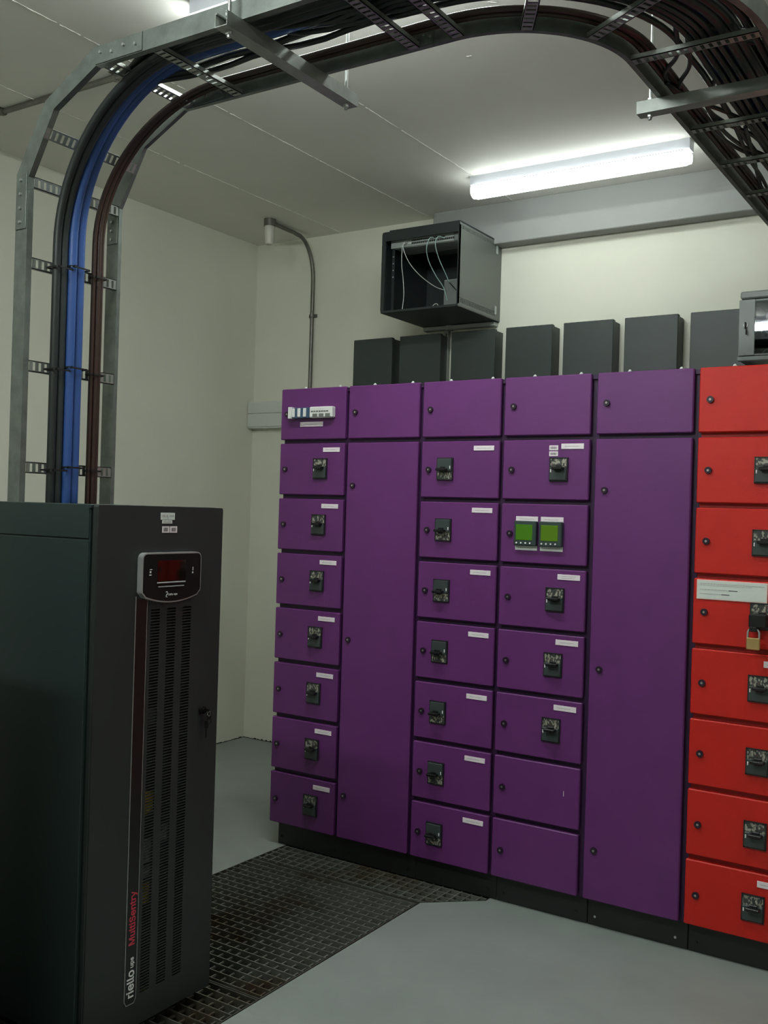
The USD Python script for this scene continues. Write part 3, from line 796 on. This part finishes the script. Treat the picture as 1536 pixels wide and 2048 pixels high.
# ================================================================ floor gratings
def grating(poly, label, pitch=.0425, depth=.026, frame=.005, rod=.0029, bar=.0042, rod_top=-.0100):
    x0, y0, x1, y1 = poly.bounds
    t = thing("floor_grating", label, "floor grating", ((x0 + x1) / 2, (y0 + y1) / 2, -depth))
    rim = poly.difference(poly.buffer(-frame, join_style=2))
    obj("frame", extrude_on(rim, depth, (0, 0, -depth - .001), (1, 0, 0), (0, 1, 0), (0, 0, 1)), "grating_frame", t)
    inner = poly.buffer(-frame * .6, join_style=2)
    y = y0 + pitch / 2
    while y < y1 - .006:
        g = inner.intersection(sbox(x0 - 1, y - bar / 2, x1 + 1, y + bar / 2))
        for c in getattr(g, "geoms", [g]):
            if c.area > 1e-6:
                b = c.bounds; obj("bearing_bar", bx(b[0], b[2], b[1], b[3], -depth, -.001), "grating_steel", t)
        y += pitch
    x = x0 + pitch / 2
    while x < x1 - .006:
        g = inner.intersection(sbox(x - rod, y0 - 1, x + rod, y1 + 1))
        for c in getattr(g, "geoms", [g]):
            if c.area > 1e-6:
                b = c.bounds; obj("cross_rod", bx(b[0], b[2], b[1], b[3], rod_top - .0065, rod_top), "grating_steel", t)
        x += pitch
    return t


grating(Polygon([(-2.856, 1.455), (-1.999, 1.455), (-1.998, 2.447), (-2.852, 2.447)]), "steel grating panel under the power supply cabinet")
grating(Polygon([(-2.852, 2.451), (-1.998, 2.451), (-1.996, 3.418), (-2.845, 3.418)]), "rust-tinged steel grating panel between power supply and purple cabinets")
grating(Polygon([(-2.840, 3.424), (-1.994, 3.428), (-1.795, 3.607), (-1.795, 3.655), (-2.838, 3.655)]), "narrow strip of square-meshed grating along the purple cabinets' plinth", pitch=.045, frame=.003, rod=.003, bar=.006, rod_top=-.002)

# ================================================================ on the back wall
# open network rack
rx0, rx1, ry0, ry1, rz0, rz1 = -3.080, -2.586, 4.661, 5.158, 2.650, 3.100
rk = thing("open_network_rack", "dark open-fronted network rack hung high on the back wall", "network rack", ((rx0 + rx1) / 2, ry1, rz0))
th = .012
shell = [cb(rx0, rx0 + .006, ry0, ry1, rz0, rz1, .002), cb(rx0, rx1, ry0 + .004, ry1, rz0, rz0 + .006, .002), bx(rx0 + .005, rx1 - .006, ry1 - .008, ry1 - .003, rz0 + .004, rz1 - .004)]
obj("shell", cat(shell), "rack_dark", rk)
obj("top_plate", cat(cb(rx0 + .045, rx1, ry0, ry1, rz1 - .004, rz1 + .008, .002), bx(rx0, rx0 + .06, ry0 + .005, ry1, rz1 - .006, rz1 - .001)), "rack_dark", rk)
fp = sbox(rx0, rz0, rx1, rz1).buffer(-.015).buffer(.015, quad_segs=4)
fi = sbox(rx0 + .022, rz0 + .012, rx1 - .010, rz1 - .050)
obj("front_frame", extrude_on(fp.difference(fi), .012, (0, ry0 + .010, 0), (1, 0, 0), (0, 0, 1), (0, -1, 0)), "rack_dark", rk)
hs = []
for zz in (rz0 + .022, rz1 - .034):
    y = ry0 + .020
    while y < ry1 - .075:
        hs.append(sbox(y, zz, y + .0055, zz + .020)); y += .0098
sp = Polygon(sbox(ry0 - .002, rz0, ry1, rz1).buffer(-.006).buffer(.006).exterior.coords, [h.exterior.coords for h in hs])
side = obj("side_panel", extrude_on(sp, .004, (rx1 - .004, 0, 0), (0, 1, 0), (0, 0, 1), (1, 0, 0)), "rack_side", rk)
obj("seam", bx(rx1 - .001, rx1 + .0012, ry0 + .01, ry1 - .07, rz0 + .046, rz0 + .049), "rack_dark", side)
for zz in (rz1 - .075, rz0 + .030):
    obj("latch", cb(rx1, rx1 + .006, ry1 - .072, ry1 - .052, zz, zz + .050, .002), "panel_grey", side)
obj("vent_backing", bx(rx1 - .010, rx1 - .006, ry0 + .012, ry1 - .01, rz0 + .006, rz1 - .006), "port_black", rk)
for xq in (rx0 + .030, rx1 - .040):
    rail = obj("mounting_rail", cat(bx(xq, xq + .018, ry0 + .060, ry0 + .064, rz0 + .01, rz1 - .01)), "rack_dark", rk)
    obj("cage_hole", cat([bx(xq + .005, xq + .013, ry0 + .0585, ry0 + .0605, rz1 - .09 - .038 * q, rz1 - .083 - .038 * q) for q in range(1, 5)]), "panel_grey" if xq < -3 else "port_black", rail)
pz = 3.018
pp = obj("patch_panel", cat(bx(rx0 + .030, rx1 - .018, ry0 + .045, ry0 + .055, pz, pz + .042), bx(rx0 + .05, rx1 - .03, ry0 + .055, ry0 + .20, pz - .002, pz + .002)), "panel_grey", rk)
for q in range(24):
    xq = rx0 + .165 + .0118 * q
    obj("port", bx(xq, xq + .0085, ry0 + .0435, ry0 + .046, pz + .010, pz + .020), "port_black", pp)
obj("port_row", cat([bx(rx0 + .165 + .0118 * q, rx0 + .1735 + .0118 * q, ry0 + .0435, ry0 + .046, pz + .026, pz + .034) for q in range(18)]), "port_black", pp)
obj("label_strip", bx(rx0 + .115, rx0 + .165, ry0 + .043, ry0 + .046, pz + .014, pz + .021), "module_white", pp)
obj("label_strip", cb(rx1 - .060, rx1 - .022, ry0 + .040, ry0 + .046, pz - .004, pz + .040, .002), "rack_grey", pp)
obj("back_bar", cat(cb(rx0 + .01, rx1 - .01, ry1 - .045, ry1, rz0 - .026, rz0 - .002, .003)), "panel_grey", rk)
obj("gland", cat(cyl((-2.895, ry1 - .030, rz0 - .030), (-2.895, ry1 - .030, rz0 - .002), .024, 14)), "panel_grey", rk)
eb = thing("grey_equipment_box", "pale grey box standing in the lower right of the open rack", "equipment box", (-2.70, 4.98, rz0))
obj("case", cb(-2.790, -2.604, 4.86, 5.08, rz0 + .006, rz0 + .200, .003), "panel_grey", eb)
obj("case_lid", cb(-2.786, -2.608, 4.856, 4.862, rz0 + .012, rz0 + .194, .002), "rack_grey", eb)
yc = ry0 + .030
wires = [
    ("wire_white", [(-2.952, ry0 + .046, 3.030), (-2.955, yc - .012, 3.022), (-2.965, yc - .004, 2.985), (-2.985, yc + .03, 2.92), (-2.992, yc + .06, 2.85), (-2.985, yc + .06, 2.76), (-2.988, yc + .05, 2.66)], "white network cable hanging straight down at the left in the open rack"),
    ("wire_white", [(-2.940, ry0 + .046, 3.036), (-2.945, yc - .015, 3.034), (-2.952, yc - .010, 3.00), (-2.935, yc + .03, 2.93), (-2.90, yc + .09, 2.87), (-2.85, yc + .17, 2.82), (-2.80, yc + .21, 2.80)], "white network cable curving to the right in the open rack"),
    ("wire_teal", [(-2.762, ry0 + .046, 3.040), (-2.780, yc - .015, 3.040), (-2.803, yc - .010, 2.99), (-2.812, yc + .03, 2.93), (-2.795, yc + .08, 2.86), (-2.770, yc + .14, 2.79), (-2.765, yc + .18, 2.70), (-2.775, yc + .20, 2.66)], "left teal network cable in the open rack"),
    ("wire_teal", [(-2.705, ry0 + .046, 3.036), (-2.730, yc - .015, 3.040), (-2.748, yc - .010, 3.00), (-2.745, yc + .03, 2.93), (-2.735, yc + .09, 2.86), (-2.728, yc + .12, 2.82)], "right teal network cable in the open rack"),
    ("wire_dark", [(-2.728, yc + .12, 2.82), (-2.705, yc + .18, 2.77), (-2.72, yc + .20, 2.71), (-2.735, yc + .20, 2.67), (-2.70, yc + .19, 2.69), (-2.64, yc + .19, 2.74)], "dark cable coiled before the grey box in the open rack"),
    ("wire_white", [(-2.852, yc + .15, 2.662), (-2.858, yc + .15, 2.69), (-2.835, yc + .15, 2.715), (-2.815, yc + .15, 2.71), (-2.826, yc + .15, 2.68), (-2.83, yc + .15, 2.66)], "small pale cable loop at the foot of the open rack"),
]
for mt, p, lb in wires:
    cable(spline(p, 48), .0026, mt, lb, n=8, name="network_cable")
# perforated bracket below the rack
br = [extrude_on(Polygon([(-2.936, 1.90), (-2.908, 1.90), (-2.908, 2.634), (-2.936, 2.634)], [sbox(-2.926, z, -2.918, z + .016).exterior.coords for z in np.arange(1.93, 2.60, .030)]), .003, (0, WB - .020, 0), (1, 0, 0), (0, 0, 1), (0, -1, 0)), bx(-2.936, -2.933, WB - .020, WB, 1.90, 2.634), bx(-2.911, -2.908, WB - .020, WB, 1.90, 2.634)]
obj("perforated_bracket", cat(br), "galv_bright", None, "perforated metal strip on the wall below the open rack", "wall bracket")

# row of black wall boxes
first = None
BXS = [-3.524, -3.190, -2.838, -2.490, -2.146, -1.805, -1.463]
WORDS = ["black sheet-metal wall box, leftmost of the row behind the purple cabinets", "black sheet-metal wall box below the open rack's left half, second of the row", "black sheet-metal wall box right of the perforated strip", "black sheet-metal wall box fourth in the row, just right of the open rack", "dark wall box fifth in the row, right below the lamp's middle", "dark wall box sixth in the row, last one with its right side showing", "dark wall box half hidden by the glass-fronted rack"]
for k, x in enumerate(BXS):
    if first is None:
        t = thing("wall_box", WORDS[0], "wall box", (x, WB, 2.03), "black wall boxes behind the cabinets")
        obj("case", cb(x + .004, x + .276, 5.080, WB, 2.03, 2.586, .002), "enclosure_black", t)
        obj("cover", cb(x, x + .280, 5.048, 5.078, 2.026, 2.592, .003), "enclosure_black", t)
        first = t
    else:
        p = free("/World/wall_box")
        xf = UsdGeom.Xform.Define(stage, p)
        pr = xf.GetPrim()
        pr.GetReferences().AddInternalReference(first.GetPath())
        pr.SetInstanceable(True)
        xf.ClearXformOpOrder()
        xf.GetPrim().GetAttribute("xformOp:translate").Set(Gf.Vec3d(x, WB, 2.03)) if xf.GetPrim().GetAttribute("xformOp:translate") else xf.AddTranslateOp().Set(Gf.Vec3d(x, WB, 2.03))
        xf.SetXformOpOrder([UsdGeom.XformOp(xf.GetPrim().GetAttribute("xformOp:translate"))])
        meta(pr, WORDS[k], "wall box", "black wall boxes behind the cabinets")

# glass-fronted rack at the right
gx0, gx1, gy0, gy1, gz0, gz1 = -1.132, -.590, 4.660, 5.158, 2.272, 2.586
gr = thing("glass_front_rack", "grey network rack with a glass door on the wall above the red cabinet", "network rack", ((gx0 + gx1) / 2, gy1, gz0))
obj("shell", cat(cb(gx0 + .006, gx0 + .010, gy0 + .02, gy1, gz0, gz1, .001), bx(gx1 - .010, gx1 - .006, gy0 + .02, gy1, gz0, gz1), bx(gx0 + .006, gx1 - .006, gy1 - .006, gy1 - .001, gz0, gz1), bx(gx0 + .006, gx1 - .006, gy0 + .02, gy1, gz0, gz0 + .004), bx(gx0 + .006, gx1 - .006, gy0 + .02, gy1, gz1 - .004, gz1)), "rack_dark", gr)
obj("top_rail", cb(gx0 + .004, gx1, gy0 - .004, gy0 + .022, gz1 - .034, gz1, .006), "rack_grey", gr)
obj("bottom_rail", cb(gx0 - .004, gx1, gy0 - .004, gy0 + .022, gz0, gz0 + .020, .003), "rack_grey", gr)
gd = obj("door", cat(cb(gx0, gx0 + .070, gy0, gy0 + .016, gz0 + .024, gz1 - .037, .002), bx(gx1 - .07, gx1, gy0, gy0 + .016, gz0 + .024, gz1 - .037), bx(gx0 + .06, gx1 - .06, gy0 + .004, gy0 + .016, gz1 - .047, gz1 - .038), bx(gx0 + .06, gx1 - .06, gy0 + .004, gy0 + .016, gz0 + .024, gz0 + .032)), "rack_grey", gr)
obj("pane", bx(gx0 + .068, gx1 - .068, gy0 + .002, gy0 + .005, gz0 + .030, gz1 - .044), "pane", gd)
obj("door_lock", cat(cyl((gx0 + .031, gy0 - .006, 2.432), (gx0 + .031, gy0 + .002, 2.432), .010, 14)), "silver", gd)
obj("key", cat(cb(gx0 + .028, gx0 + .034, gy0 - .018, gy0 - .004, 2.415, 2.445, .001), cb(gx0 + .033, gx0 + .040, gy0 - .016, gy0 - .010, 2.388, 2.412, .002)), "bezel_black", gd)
obj("shelf", bx(gx0 + .015, gx1 - .015, gy0 + .06, gy1 - .02, gz0 + .105, gz0 + .109), "rack_grey", gr)
sw_ = thing("network_switch", "dim device lying on the shelf inside the glass-fronted rack", "network switch", (-.86, 4.85, gz0 + .109))
obj("case", cb(-1.060, -.66, 4.76, 4.96, gz0 + .109, gz0 + .155, .003), "rack_grey", sw_)
obj("port_row", cat([bx(-1.04 + .02 * q, -1.028 + .02 * q, 4.758, 4.762, gz0 + .122, gz0 + .134) for q in range(16)]), "port_black", sw_)
cable(spline([(-1.02, 4.757, gz0 + .13), (-1.03, 4.71, gz0 + .15), (-1.0, 4.70, gz0 + .20), (-.95, 4.71, gz0 + .16), (-.93, 4.757, gz0 + .128)], 30), .003, "wire_white", "pale patch cable arching inside the glass-fronted rack", n=8, name="network_cable")
cable(spline([(-1.045, 4.72, gz0 + .035), (-1.02, 4.715, gz0 + .055), (-.99, 4.72, gz0 + .046), (-.95, 4.72, gz0 + .03)], 30), .003, "wire_white", "pale cable lying at the bottom inside the glass-fronted rack", n=8, name="network_cable")

# conduit with a bulb holder
cp = [(-3.925, 5.142, 1.0), (-3.925, 5.142, 2.2), (-3.925, 5.142, 3.02)] + [(-3.925 - .02 * (1 - math.cos(a)) / 1.0, 5.142 - .15 * (1 - math.cos(a)), 3.02 + .262 * math.sin(a)) for a in np.linspace(.2, math.pi / 2, 10)] + [(-3.943, 4.95, 3.285), (-3.943, 4.76, 3.289)]
ct = thing("conduit_with_bulb", "steel conduit climbing the back wall to a small white bulb near the ceiling", "conduit", (-3.925, 5.142, 0))
obj("pipe", tube([(-3.925, 5.142, 0.0)] + cp, .0125, 12), "conduit", ct, smooth=True)
obj("pipe_clamp", cat(cyl((-3.925, 5.142, 2.785), (-3.925, 5.142, 2.800), .017, 14), bx(-3.955, -3.895, 5.150, WB, 2.782, 2.803)), "conduit", ct)
obj("junction_box", cat(cyl((-3.943, 4.715, 3.262), (-3.943, 4.715, CEIL), .036, 18), cyl((-3.943, 4.76, 3.289), (-3.943, 4.735, 3.289), .016, 12)), "conduit", ct, smooth=40)
prof = [(0.0, 3.150), (.022, 3.151), (.027, 3.158), (.030, 3.20), (.032, 3.245), (.031, 3.263), (0.0, 3.263)]
obj("bulb", trimesh.creation.revolve(np.array(prof), sections=20).apply_translation((-3.943, 4.715, 0)), "bulb_white", ct, smooth=40)
# trunking at the left corner
tr = thing("cable_trunking", "pale grey plastic trunking on the back wall left of the purple cabinets", "cable trunking", (-3.6, WB, 2.07))
obj("base", cb(-4.408, -2.60, 5.105, WB, 2.072, 2.248, .002), "trunking", tr)
obj("lid", cb(-4.407, -2.60, 5.098, 5.106, 2.082, 2.168, .002), "trunking", tr)
obj("lid", cb(-4.407, -2.60, 5.098, 5.106, 2.171, 2.240, .002), "trunking", tr)
# conduit along the ceiling at the left
cc = thing("ceiling_conduit", "thin dark conduit running along the ceiling on the left", "conduit", (-3.5, 2.82, CEIL))
obj("pipe", tube([(WL, 2.82, CEIL - .014), (-3.6, 2.82, CEIL - .014), (-2.70, 2.82, CEIL - .014)], .0125, 10), "conduit", cc, smooth=True)
for x in (-3.93, -3.2):
    obj("pipe_clamp", cat(cyl((x - .008, 2.82, CEIL - .014), (x + .008, 2.82, CEIL - .014), .017, 12), bx(x - .008, x + .008, 2.785, 2.855, CEIL - .003, CEIL)), "conduit", cc)
